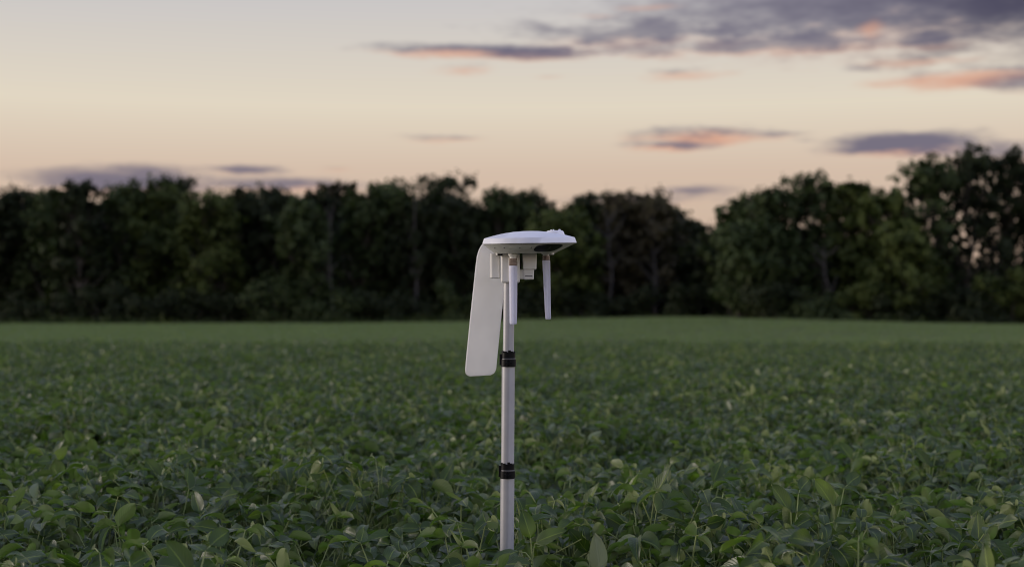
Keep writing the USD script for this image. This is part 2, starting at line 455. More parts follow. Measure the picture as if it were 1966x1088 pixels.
# X of the trunk, Y of the top, width in the photo, distance, leaf tone, label ...
TREES = [
    (-30, 366, 130, 158, 'deep', 'dark rounded tree cut by the left picture edge', 'round', 0.0),
    (48, 362, 120, 160, 'deep', 'dark green tree below the left tip of the low grey cloud bank', 'round', 0.0),
    (98, 360, 110, 156, 'mid', 'mid green tree left of the narrow black tree near the left edge', 'round', 0.0),
    (152, 350, 80, 153, 'deep', 'narrow near-black tree standing dark against the pale cloud at far left', 'column', 0.0),
    (222, 352, 120, 158, 'mid', 'mid green broad tree right of the narrow near-black tree', 'round', 0.0),
    (283, 348, 125, 161, 'olive', 'yellow-green topped tree left of the dark crest of the left wood', 'round', 0.0),
    (345, 334, 110, 164, 'deep', 'tall dark tree forming the crest of the left wood, sky glinting through its right side', 'wide', 0.35),
    (405, 368, 110, 154, 'olive', 'lower yellow-green tree just right of the left wood crest', 'round', 0.0),
    (470, 364, 110, 160, 'deep', 'dark green tree below the small flat grey cloud', 'round', 0.0),
    (528, 357, 95, 157, 'deep', 'dark domed tree right of the tree below the small flat cloud', 'round', 0.0),
    (585, 385, 110, 152, 'mid', 'rounded mid green tree in front at the middle of the left wood', 'round', 0.0),
    (612, 360, 90, 166, 'deep', 'dim tree with ragged reddish top behind the rounded mid green tree', 'round', 0.25),
    (650, 344, 60, 168, 'brown', 'thin sparse tree poking up before the grey cloud strip', 'flat', 0.55),
    (695, 366, 90, 158, 'mid', 'dark green tree left of the wide domed tree', 'round', 0.0),
    (742, 349, 125, 160, 'mid', 'wide domed green tree left of the flat-topped tree that stands out of the treeline', 'round', 0.0),
    (845, 326, 108, 165, 'deep', 'flat-topped dark tree rising out of the treeline left of the white sensor', 'flat', 0.30),
    (800, 385, 95, 156, 'deep', 'dark tree below and left of the flat-topped tree', 'round', 0.0),
    (880, 378, 110, 157, 'deep', 'dark tree below the flat-topped tree, left of the tilted white panel', 'round', 0.0),
    (945, 362, 110, 160, 'mid', 'green tree standing directly behind the left rim of the sensor head', 'round', 0.0),
    (1025, 362, 110, 163, 'deep', 'tree with a sky gap in its top behind the sensor head', 'wide', 0.35),
    (1075, 400, 130, 153, 'olive', 'yellow-green lower tree behind the right rim of the sensor head', 'round', 0.0),
    (1125, 373, 100, 161, 'deep', 'dark tree between the sensor head and the brownish tree', 'round', 0.0),
    (1195, 370, 90, 156, 'brown', 'brownish tree with pale bare limbs right of the sensor head', 'round', 0.15),
    (1255, 364, 115, 155, 'brown', 'brownish round-topped tree at the right end of the middle wood', 'round', 0.10),
    (1312, 418, 70, 160, 'deep', 'low dark tree in the dip between the two woods', 'round', 0.1),
    (1338, 418, 46, 166, 'deep', 'small thin tree with sky showing through in the dip of the skyline', 'flat', 0.45),
    (1372, 440, 100, 150, 'deep', 'dark low tree at the left foot of the right-hand wood', 'round', 0.05),
    (1415, 384, 90, 142, 'mid', 'leftmost tall tree of the right-hand wood, stepping up from the dip', 'round', 0.10),
    (1485, 362, 110, 139, 'mid', 'green tree second along the right-hand wood from its left end', 'round', 0.05),
    (1455, 430, 120, 134, 'mid', 'fuller lighter green tree in front at the left of the right-hand wood', 'round', 0.0),
    (1572, 335, 120, 141, 'mid', 'tree with two knobbly tops and sky holes in the right-hand wood', 'wide', 0.20),
    (1636, 344, 95, 138, 'olive', 'olive tree in the middle of the right-hand wood', 'round', 0.08),
    (1690, 362, 110, 136, 'olive', 'lower olive tree left of the tallest trees at right', 'round', 0.05),
    (1772, 302, 120, 136, 'mid', 'tall tree at the left shoulder of the tallest clump at right', 'wide', 0.10),
    (1862, 280, 130, 138, 'deep', 'tallest dark tree at right with many sky holes in its crown', 'wide', 0.20),
    (1945, 286, 120, 140, 'deep', 'tall dark tree with sky holes cut by the right picture edge', 'wide', 0.20),
    (1745, 430, 120, 131, 'olive', 'green tree hung with leaves low in front of the tall trees at right', 'round', 0.05),
    (2030, 300, 150, 140, 'deep', 'dark tree just outside the right picture edge', 'wide', 0.3),
]
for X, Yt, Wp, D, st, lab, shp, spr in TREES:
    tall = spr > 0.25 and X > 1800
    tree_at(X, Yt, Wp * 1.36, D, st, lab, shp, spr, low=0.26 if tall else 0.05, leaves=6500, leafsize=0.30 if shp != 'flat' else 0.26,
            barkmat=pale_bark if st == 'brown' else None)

# bushes along the edge of the field
BUSH = [(30, 545, 150, 151, 'deep'), (110, 555, 130, 150, 'deep'), (205, 540, 150, 150, 'deep'), (290, 550, 150, 149, 'deep'), (370, 545, 130, 150, 'deep'), (450, 552, 150, 150, 'deep'),
        (545, 520, 170, 149, 'mid'), (640, 545, 150, 148, 'mid'), (735, 552, 140, 150, 'deep'), (815, 555, 130, 150, 'deep'), (885, 530, 120, 149, 'mid'), (960, 548, 130, 150, 'deep'),
        (1040, 550, 130, 150, 'deep'), (1110, 545, 130, 150, 'deep'), (1190, 552, 140, 150, 'deep'), (1270, 548, 140, 150, 'deep'), (1345, 540, 130, 147, 'deep'), (1420, 520, 140, 133, 'mid'),
        (1500, 535, 150, 131, 'deep'), (1580, 545, 130, 130, 'mid'), (1655, 530, 130, 130, 'olive'), (1730, 548, 130, 129, 'deep'), (1810, 545, 150, 130, 'deep'), (1930, 495, 130, 128, 'olive'), (1880, 560, 130, 127, 'deep'), (1990, 530, 140, 129, 'deep')]
WHERE = ['below the tree at the left edge', 'left of the narrow near-black tree', 'right of the narrow near-black tree', 'below the yellow-green topped tree', 'below the crest of the left wood', 'below the small flat cloud',
         'below the rounded mid green tree, the largest there', 'right of the largest bush of the left wood', 'below the wide domed tree', 'left below the flat-topped tree', 'just left of the tilted white panel', 'behind the tilted white panel',
         'behind the two white antennas', 'just right of the white antennas', 'below the brownish tree with bare limbs', 'below the brownish round-topped tree', 'in the dip between the two woods', 'at the left foot of the right-hand wood',
         'second along the right-hand wood', 'below the tree with two knobbly tops', 'below the olive tree of the right-hand wood', 'below the lower olive tree at right', 'left below the tallest tree', 'rounded and lighter at the right picture edge', 'low, below the tallest tree', 'cut by the right picture edge']
for (X, Yt, Wp, D, st), wh in zip(BUSH, WHERE):
    x = (X - CX) / F * D
    g = float(ground_z(x, D)) - 0.05
    H, W = EYE[2] + (HOR - Yt) / F * D - g, Wp / F * D
    r = np.random.default_rng(int(X * 3 + 5))
    b = thing('bush', f'dark bush at the wood edge {wh}', 'bush', (x, D, g))
    lob, tb = [], []
    for i in range(9):
        c = np.array([r.uniform(-0.36, 0.36) * W, r.uniform(-0.9, 0.9), H * r.uniform(0.15, 0.78)])
        lob.append((c, W * r.uniform(0.13, 0.2)))
        tb.append(tube(np.array([[c[0] * 0.2, c[1] * 0.2, 0], c * [0.6, 0.6, 0.55], c]), [0.06, 0.04, 0.02], 5))
    Cs, Ns = [], []
    for c, s in lob:
        d = r.normal(0, 1, (150, 3))
        d /= np.linalg.norm(d, axis=1, keepdims=True)
        Cs.append(c + d * s * r.uniform(0.5, 1.05, 150)[:, None] * [1.2, 1, 0.9])
        Ns.append(d + [0, 0, 0.4])
    C = np.vstack(Cs)
    C[:, 2] = np.clip(C[:, 2], 0.1, None)
    part(b, 'stems', join(tb), bark, smooth=True)
    part(b, 'foliage', leaf_quads(C, 0.24, np.vstack(Ns), r), TREE_MATS[st])

# bare pale trunks standing before the dark wood
BARE = [(638, 400, 26, 150.5, 'thin pale bare trunk standing in the dark wood right of the ragged reddish tree'),
        (792, 372, 34, 151, 'pale grey bare trunk in the wood left below the flat-topped tree'),
        (1178, 400, 60, 150, 'forked pale bare trunk in front of the brownish tree'),
        (1262, 405, 64, 149.5, 'pale bare trunk with spreading limbs before the brownish round-topped tree'),
        (1600, 470, 44, 129.5, 'pale leaning bare trunk in the right-hand wood below the sky holes')]
for X, Yt, Wp, D, lab in BARE:
    x = (X - CX) / F * D
    g = float(ground_z(x, D)) - 0.05
    H, W = EYE[2] + (HOR - Yt) / F * D - g, Wp / F * D
    r = np.random.default_rng(int(X))
    t = thing('bare_tree', lab, 'bare tree', (x, D + 1.8, g))
    hs = np.linspace(0, H, 9)
    P = np.c_[np.cumsum(r.normal(0, 0.16, 9)), np.cumsum(r.normal(0, 0.1, 9)), hs]
    P[:, :2] -= P[0, :2]
    part(t, 'trunk', tube(P, np.linspace(0.17, 0.04, 9), 8), pale_bark, smooth=True)
    for q in range(6):
        k = int(r.integers(3, 8))
        e = P[k] + np.array([r.choice([-1, 1]) * W * r.uniform(0.25, 0.6), r.normal(0, 0.3), r.uniform(0.8, 2.6)])
        part(t, 'limb', tube(np.array([P[k], (P[k] + e) / 2 + [0, 0, -0.15], e]), [0.085, 0.06, 0.025], 6), pale_bark, smooth=True)

# the depth of the wood behind the front trees: reads as one mass
def instancer(path, protos, pos, scale, rotz, idx):
    pi = UsdGeom.PointInstancer.Define(stage, path)
    paths = []
    for k, build in enumerate(protos):
        pp = f'{path}/prototype_{k:03d}'
        UsdGeom.Xform.Define(stage, pp)
        build(pp)
        paths.append(pp)
    pi.CreatePrototypesRel().SetTargets([Sdf.Path(p) for p in paths])
    pi.CreatePositionsAttr(Vt.Vec3fArray.FromNumpy(np.asarray(pos, np.float32)))
    sc = np.asarray(scale, np.float32)
    pi.CreateScalesAttr(Vt.Vec3fArray.FromNumpy(np.ascontiguousarray(np.repeat(sc[:, None], 3, 1) if sc.ndim == 1 else sc)))
    pi.CreateOrientationsAttr(Vt.QuathArray([Gf.Quath(float(math.cos(a / 2)), 0.0, 0.0, float(math.sin(a / 2))) for a in rotz]))
    pi.CreateProtoIndicesAttr(Vt.IntArray.FromNumpy(np.asarray(idx, np.int32)))
    return pi.GetPrim()


def wood_proto(k):
    def build(pp):
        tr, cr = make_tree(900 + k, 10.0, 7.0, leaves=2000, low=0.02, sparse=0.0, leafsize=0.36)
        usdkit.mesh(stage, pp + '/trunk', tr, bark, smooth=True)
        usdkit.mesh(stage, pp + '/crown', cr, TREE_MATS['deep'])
    return build


SKYL = np.array([(-400, 385), (0, 390), (300, 375), (420, 395), (700, 390), (950, 385), (1100, 400), (1280, 395), (1310, 455), (1400, 470), (1480, 420), (1560, 450), (1640, 430), (1700, 440), (1790, 480), (2000, 490), (2400, 470)], float)
pos, sc = [], []
r = np.random.default_rng(5)
for row in range(5):
    X = -260.0
    while X < 2230:
        D = 168 + row * 7 + r.uniform(-2, 2)
        if X > 1400:
            D -= 20
        if not (X > 1790 and row < 1):
            yt = np.interp(X, SKYL[:, 0], SKYL[:, 1]) + r.uniform(4, 40)
            x = (X - CX) / F * D
            g = float(ground_z(x, D)) - 0.1
            H = EYE[2] + (HOR - yt) / F * D - g
            pos.append((x, D, g))
            sc.append((H / 10 * 1.15, H / 10 * 1.15, H / 10))
        X += r.uniform(50, 75)
w = instancer('/World/distant_wood', [wood_proto(k) for k in range(4)], pos, np.array(sc), r.uniform(0, 6.28, len(pos)), r.integers(0, 4, len(pos)))
tag(w, 'dark mass of trees deeper in the wood behind the front trees', 'wood', kind='stuff')

# rough verge of weeds where the field meets the wood
def weed_proto(k):
    def build(pp):
        r = np.random.default_rng(700 + k)
        n = 90
        C = np.c_[r.normal(0, 0.45, n), r.normal(0, 0.25, n), np.abs(r.normal(0.35, 0.25, n))]
        usdkit.mesh(stage, pp + '/leaves', leaf_quads(C, 0.13, np.tile([0, -0.3, 0.6], (n, 1)), r), TREE_MATS['olive' if k % 3 == 0 else 'mid'])
    return build


r = np.random.default_rng(8)
vx = r.uniform(-70, 70, 330)
vy = np.where(vx > 24, 128.4, 146.5) + r.uniform(-2.2, 1.5, 330)
vs_ = 0.7 + 0.9 * meshkit.fbm(np.c_[vx * 0.12, vx * 0, vx * 0], 3, 5) * r.uniform(0.5, 1.5, 330)
wv_ = instancer('/World/weed_verge', [weed_proto(k) for k in range(5)], np.c_[vx, vy, ground_z(vx, vy)], vs_, r.uniform(0, 6.28, 330), r.integers(0, 5, 330))
tag(wv_, 'uneven verge of weeds between the far field edge and the wood', 'weeds', kind='stuff')

# ------------------------------------------------------------------ soybean plants
def leaflet(length, width, fold, droop, twist, r, nu=4, nv=6):
    """ovate leaflet: base at the origin, along +y, upper face +z. (V, F, UV)"""
    V, UV = [], []
    for j in range(nv + 1):
        t = j / nv
        wv = width * 0.5 * (t ** 0.50 * (1 - t) ** 0.85 / 0.404 if 0 < t < 1 else 0.0) + 0.0005
        a = droop * t * t
        y, z = length * (t - 0.25 * a * a * t), -length * 0.5 * a * t
        for i in range(nu + 1):
            u = i / nu * 2 - 1
            x = wv * u * math.cos(fold)
            zz = z + abs(wv * u) * math.sin(fold) + 0.06 * width * math.sin(5.0 * t + 2.5 * u + twist * 9)
            V.append((x, y, zz + x * twist * t))
            UV.append((u * 0.5 + 0.5, t))
    f = []
    for j in range(nv):
        for i in range(nu):
            a = j * (nu + 1) + i
            f += [[a, a + 1, a + nu + 2], [a, a + nu + 2, a + nu + 1]]
    return np.array(V), np.array(f), np.array(UV)


def frame(d, up):
    d = d / np.linalg.norm(d)
    x = np.cross(d, up)
    x /= np.linalg.norm(x) + 1e-9
    return np.stack([x, d, np.cross(x, d)], 1)


def soy_plant(seed, nodes=10):
    """[(petiole mesh, [leaflet (V, F, UV)] x 3)], stem mesh; canopy top about 0.8 m."""
    r = np.random.default_rng(seed)
    hs = np.linspace(0, 0.66, 7)
    P = np.c_[np.cumsum(r.normal(0, 0.006, 7)), np.cumsum(r.normal(0, 0.006, 7)), hs]
    stem = tube(P, np.linspace(0.0045, 0.0022, 7), 6)
    out = []
    for i in range(nodes):
        k = 0.34 + 0.66 * (i + 0.5) / nodes
        b = np.array([np.interp(k * 0.66, hs, P[:, c]) for c in range(3)])
        phi = i * 2.5 + r.uniform(-0.7, 0.7)
        top = 0.52 + 0.27 * r.uniform(0, 1) ** 0.6 if i < nodes - 2 else 0.70 + 0.12 * r.uniform(0, 1)
        reach = r.uniform(0.05, 0.20) * (1.0 if i < nodes - 2 else 0.5)
        e = np.array([b[0] + reach * math.cos(phi), b[1] + reach * math.sin(phi), max(top, b[2] + 0.02)])
        m = (b + e) / 2 + [-0.10 * reach * math.cos(phi), -0.10 * reach * math.sin(phi), 0.02]
        out_d = np.array([math.cos(phi), math.sin(phi), 0.0])
        rach = e + out_d * 0.022 + [0, 0, 0.006]
        pet = join([tube(np.array([b, m, e, rach]), [0.0021, 0.0017, 0.0014, 0.0011], 5)])
        up = np.array([r.normal(0, 0.45), r.normal(0, 0.45), 1.0])
        up /= np.linalg.norm(up)
        size = r.uniform(0.046, 0.078) * (0.72 if i == nodes - 1 else 1.0)
        ls = []
        for q, (base, ang) in enumerate(((rach, 0.0), (e, 1.35), (e, -1.35))):
            ca, sa = math.cos(ang + r.normal(0, 0.2)), math.sin(ang + r.normal(0, 0.2))
            d = np.array([out_d[0] * ca - out_d[1] * sa, out_d[0] * sa + out_d[1] * ca, r.normal(-0.04, 0.30)])
            if r.uniform() < (0.16 if i < nodes - 6 else 0.02):
                d[2] += r.uniform(0.5, 1.4)
            if r.uniform() < 0.14:
                d[2] -= r.uniform(0.5, 1.2)
            u2 = up + r.normal(0, 0.36, 3)
            M = frame(d, u2)
            s = size * r.uniform(0.85, 1.1) * (1.08 if q == 0 else 0.95)
            v, f, uv = leaflet(s, s * r.uniform(0.46, 0.60), r.uniform(0.05, 0.75), r.uniform(-0.2, 1.1), r.normal(0, 0.45), r)
            ls.append((base + v @ M.T, f, uv))
        out.append((pet, ls))
    return out, stem


NP = 9
PLANTS = [soy_plant(100 + k, nodes=16) for k in range(NP)]
UsdGeom.Scope.Define(stage, '/World/Looks')
for k, (lv, stem) in enumerate(PLANTS):
    root = stage.CreateClassPrim(f'/World/soybean_class_{k:03d}')
    rp = str(root.GetPath())
    part(rp, 'stem', stem, stem_mat, smooth=True)
    for pet, ls in lv:
        pp = part(rp, 'petiole', pet, stem_mat, smooth=True)
        for v, f, uv in ls:
            part(pp, 'leaflet', (v, f), soy_leaf, smooth=True, uv=uv)


def crop_proto(k):
    def build(pp):
        lv, stem = PLANTS[k]
        vs, fs, us, o = [], [], [], 0
        for _, ls in lv:
            for v, f, uv in ls:
                vs.append(v), fs.append(f + o), us.append(uv)
                o += len(v)
        usdkit.mesh(stage, pp + '/foliage', (np.vstack(vs), np.vstack(fs)), soy_leaf, smooth=True, uv=np.vstack(us))
        usdkit.mesh(stage, pp + '/stems', join([stem] + [p for p, _ in lv]), stem_mat, smooth=True)
    return build


def tile_proto(k, size=3.0, n=560):
    def build(pp):
        r = np.random.default_rng(400 + k)
        vs, fs, o = [], [], 0
        for i in range(n):
            d = np.array([r.normal(), r.normal(), r.normal(-0.1, 0.4)])
            M = frame(d, np.array([r.normal(0, .5), r.normal(0, .5), 1.0]))
            s = r.uniform(0.07, 0.11)
            v, f, _ = leaflet(s, s * 0.62, r.uniform(0, 0.5), r.uniform(0, 0.9), 0.0, r, nu=2, nv=3)
            c = np.array([r.uniform(-size / 2, size / 2), r.uniform(-size / 2, size / 2), 0.80 - 0.22 * r.uniform(0, 1) ** 1.5])
            vs.append(v @ M.T + c), fs.append(f + o)
            o += len(v)
        usdkit.mesh(stage, pp + '/foliage', (np.vstack(vs), np.vstack(fs)), soy_far, smooth=True)
    return build


r = np.random.default_rng(21)
pts = []
step = 0.178
y = 1.7
while y < 27.5:
    hw = 0.36 * y * 1.22 + 0.9
    n = int(2 * hw / step)
    xs = -hw + (np.arange(n) + 0.5) * step
    pts.append(np.c_[xs + r.uniform(-0.08, 0.08, n), np.full(n, y) + r.uniform(-0.08, 0.08, n)])
    y += step
pts = np.vstack(pts)
pole_xy = at(973.3, 1000, D0)[:2]
pts = pts[np.hypot(*(pts - pole_xy).T) > 0.07]
pts = pts[meshkit.noise(np.c_[pts * 3.4, np.full(len(pts), 7.3)], 9) > 0.20]
hscale = 1.0 + 0.30 * (meshkit.fbm(np.c_[pts * 2.4, np.zeros(len(pts))], 3, 3) - 0.5) + r.normal(0, 0.036, len(pts))
hscale *= 0.985
hide = (np.abs(pts[:, 0] - pole_xy[0] * pts[:, 1] / D0) < 0.20) & (pts[:, 1] < D0 + 0.05)
hscale = np.where(hide, np.minimum(hscale, 0.95), hscale)
kind = r.integers(0, NP, len(pts))
rot = r.uniform(0, 2 * math.pi, len(pts))
px = CX + F * pts[:, 0] / pts[:, 1]
py = HOR + F * (EYE[2] - 0.78 * hscale) / pts[:, 1]
inframe = (px > -60) & (px < 2026) & (py < 1150)
order = np.argsort(np.where(inframe, pts[:, 1], 1e9))
single = np.zeros(len(pts), bool)
single[order[:298]] = True
for i in order[:298]:
    x = UsdGeom.Xform.Define(stage, numbered('/World', 'soybean_plant'))
    x.AddTranslateOp().Set(Gf.Vec3d(float(pts[i, 0]), float(pts[i, 1]), float(ground_z(*pts[i]))))
    x.AddRotateZOp().Set(math.degrees(rot[i]))
    x.AddScaleOp().Set(Gf.Vec3f(1.0, 1.0, float(hscale[i])))
    p = x.GetPrim()
    p.GetReferences().AddInternalReference(f'/World/soybean_class_{kind[i]:03d}')
    p.SetInstanceable(True)
    tag(p, 'leafy green soybean plant among its neighbours in the near part of the crop', 'soybean plant', 'soybean plants in the foreground')
rest = ~single
crop = instancer('/World/soybean_crop', [crop_proto(k) for k in range(NP)], np.c_[pts[rest], ground_z(*pts[rest].T)],
                 np.c_[np.ones(rest.sum()), np.ones(rest.sum()), hscale[rest]], rot[rest], kind[rest])
tag(crop, 'green soybean crop receding behind the foreground plants towards the wood', 'soybean crop', kind='stuff')
tp = []
y = 28.0
while y < 150:
    hw = 0.36 * y * 1.2 + 4
    n = int(2 * hw / 2.9) + 1
    for x in -hw + (np.arange(n) + 0.5) * 2.9:
        if y < (143 if x < 22 else 127):
            tp.append((x + r.uniform(-0.3, 0.3), y))
    y += 2.9
tp = np.array(tp)
far = instancer('/World/far_soybean_crop', [tile_proto(k) for k in range(6)], np.c_[tp, ground_z(*tp.T) + r.normal(0, 0.04, len(tp))], np.ones(len(tp)),
                r.integers(0, 4, len(tp)) * math.pi / 2, r.integers(0, 6, len(tp)))
tag(far, 'smooth far part of the soybean field below the dark wood', 'soybean crop', kind='stuff')


# three leaves that stand out beside the pole
def hero_plant(X, Yb, depth, label, leaves):
    base = at(X, Yb, depth)
    g = float(ground_z(base[0], depth))
    t = thing('soybean_plant', label, 'soybean plant', (base[0], depth, g))
    top = base[2] - g
    rr = np.random.default_rng(int(X))
    part(t, 'stem', tube(np.array([[0, 0.02, 0], [0.004, 0.01, top * 0.5], [0, 0, top - 0.03]]), [0.0045, 0.0035, 0.002], 6), stem_mat, smooth=True)
    for dx, dz, d, up, ln, wd, fold, droop, mat, lab in leaves:
        b = np.array([dx, 0.0, top + dz])
        pp = part(t, 'petiole', tube(np.array([[0, 0, top - 0.05], (np.array([0, 0, top - 0.05]) + b) / 2 + [0, 0, 0.008], b]), [0.0019, 0.0015, 0.0012], 5), stem_mat, smooth=True)
        v, f, uv = leaflet(ln, wd, fold, droop, 0.1, rr, nu=4, nv=6)
        part(pp, 'leaflet', (b + v @ frame(np.array(d, float), np.array(up, float)).T, f), mat, smooth=True, uv=uv, label=lab)


hero_plant(1150, 1098, 2.85, 'soybean plant with one pale upright leaf right of the pole base', [
    (0.0, 0.0, (-0.05, 0.25, 1), (0.25, -1, 0.2), 0.080, 0.038, 0.22, 0.25, pale_leaf, 'pale grey-green upright leaflet'),
    (-0.02, -0.015, (-0.8, 0.2, 0.1), (0, -0.3, 1), 0.082, 0.05, 0.2, 0.5, soy_leaf, None),
    (0.03, -0.012, (0.9, 0.3, 0.0), (0, -0.4, 1), 0.085, 0.05, 0.15, 0.5, soy_leaf, None)])
hero_plant(1022, 1032, 3.12, 'soybean plant with bright green raised leaves just right of the pole foot', [
    (-0.004, 0.0, (-0.28, 0.15, 1), (0.2, -1, 0.25), 0.066, 0.036, 0.18, 0.2, soy_leaf, None),
    (0.006, -0.012, (0.85, -0.1, 0.45), (-0.3, -0.8, 0.7), 0.078, 0.036, 0.25, 0.3, soy_leaf, None),
    (-0.03, -0.03, (-0.9, -0.35, -0.25), (-0.1, -0.5, 1), 0.072, 0.042, 0.2, 0.4, soy_leaf, None)])

hero_plant(962, 1086, 3.08, 'soybean plant whose dark leaves cross the foot of the pole', [
    (0.0, 0.0, (0.95, -0.2, 0.22), (-0.2, -0.55, 1), 0.070, 0.040, 0.25, 0.35, soy_leaf, None),
    (0.012, -0.016, (0.7, -0.5, -0.3), (0, -0.5, 1), 0.072, 0.042, 0.2, 0.4, soy_leaf, None),
    (-0.01, -0.004, (-0.95, -0.1, 0.1), (0.1, -0.5, 1), 0.072, 0.040, 0.3, 0.5, soy_leaf, None)])

# ------------------------------------------------------------------ telescopic pole
def build_pole():
    b, t = at(973.2, 1050, D0), at(977.2, 540, D0)
    d = (t - b) / (t - b)[2]
    P = lambda z: b + d * (z - b[2])
    zY = lambda Y: EYE[2] + (HOR - Y) / F * D0
    base = P(0.0)
    root = thing('telescopic_pole', 'slim grey telescopic pole standing in the soybeans with two black clamps', 'pole', base)
    L = lambda z: P(z) - base
    zc1, zc2, ztop = zY(901), zY(688), zY(500)
    part(root, 'pole_section', tube([L(-0.25), L(0.3), L(0.6), L(zc1)], 13.3 * S, 32), pole_mat, smooth=50)
    part(root, 'pole_section', tube([L(zc1), L((zc1 + zc2) / 2), L(zc2)], 12.5 * S, 32), pole_mat, smooth=50)
    part(root, 'pole_section', tube([L(zc2), L((ztop + zc2) / 2), L(ztop)], 10.6 * S, 32), pole_mat, smooth=50)
    for zc, flip in ((zY(688), 0.0), (zY(901), 0.0)):
        c = L(zc)
        ring = lambda z0, z1, r, bev=0.8: loft([(0, 0, 10, z0), (0, 0, r - bev, z0), (0, 0, r, z0 + bev), (0, 0, r, z1 - bev), (0, 0, r - bev, z1), (0, 0, 10, z1)], 40)
        put = lambda m: (np.asarray(m[0]) * S + c, m[1])
        cl = part(root, 'clamp', put(join([ring(-15.5, -1.0, 14.6), ring(0.8, 12.5, 13.2)])), black, smooth=30)
        part(cl, 'band', put(ring(-0.95, 0.75, 13.6, 0.3)), steel, smooth=30)
        # split lugs at the front with a screw, ragged castellations above
        lugs = [rounded_box(-3.4, -0.6, -17.6, -12, -14.0, -2.2, 0.6), rounded_box(0.8, 3.6, -17.4, -12, -14.4, -2.2, 0.6)]
        for a in (0, 25, 70, 118, 150, 205, 262, 290, 322):
            m = rounded_box(-2.6, 2.6, -13.6, -11, 11.0, 13.2 + {0: 3.0, 70: 0.4, 118: 1.4, 205: 0.3, 290: 1.8}.get(a, 0.9), 0.5)
            q = math.radians(a + 10)
            R = np.array([[math.cos(q), -math.sin(q), 0], [math.sin(q), math.cos(q), 0], [0, 0, 1]])
            lugs.append((m[0] @ R.T, m[1]))
        lugs.append(rounded_box(-17.0, -12.0, -5, 3, -12.5, 9.0, 1.0))
        part(cl, 'lug', put(join(lugs)), black, smooth=30)
        sc_ = tm(trimesh.creation.cylinder(1.7, 13, sections=12, transform=trimesh.transformations.rotation_matrix(math.pi / 2, [0, 1, 0])))
        part(cl, 'screw', put((sc_[0] + [0.2, -16.0, -8.0], sc_[1])), black, smooth=30)


build_pole()

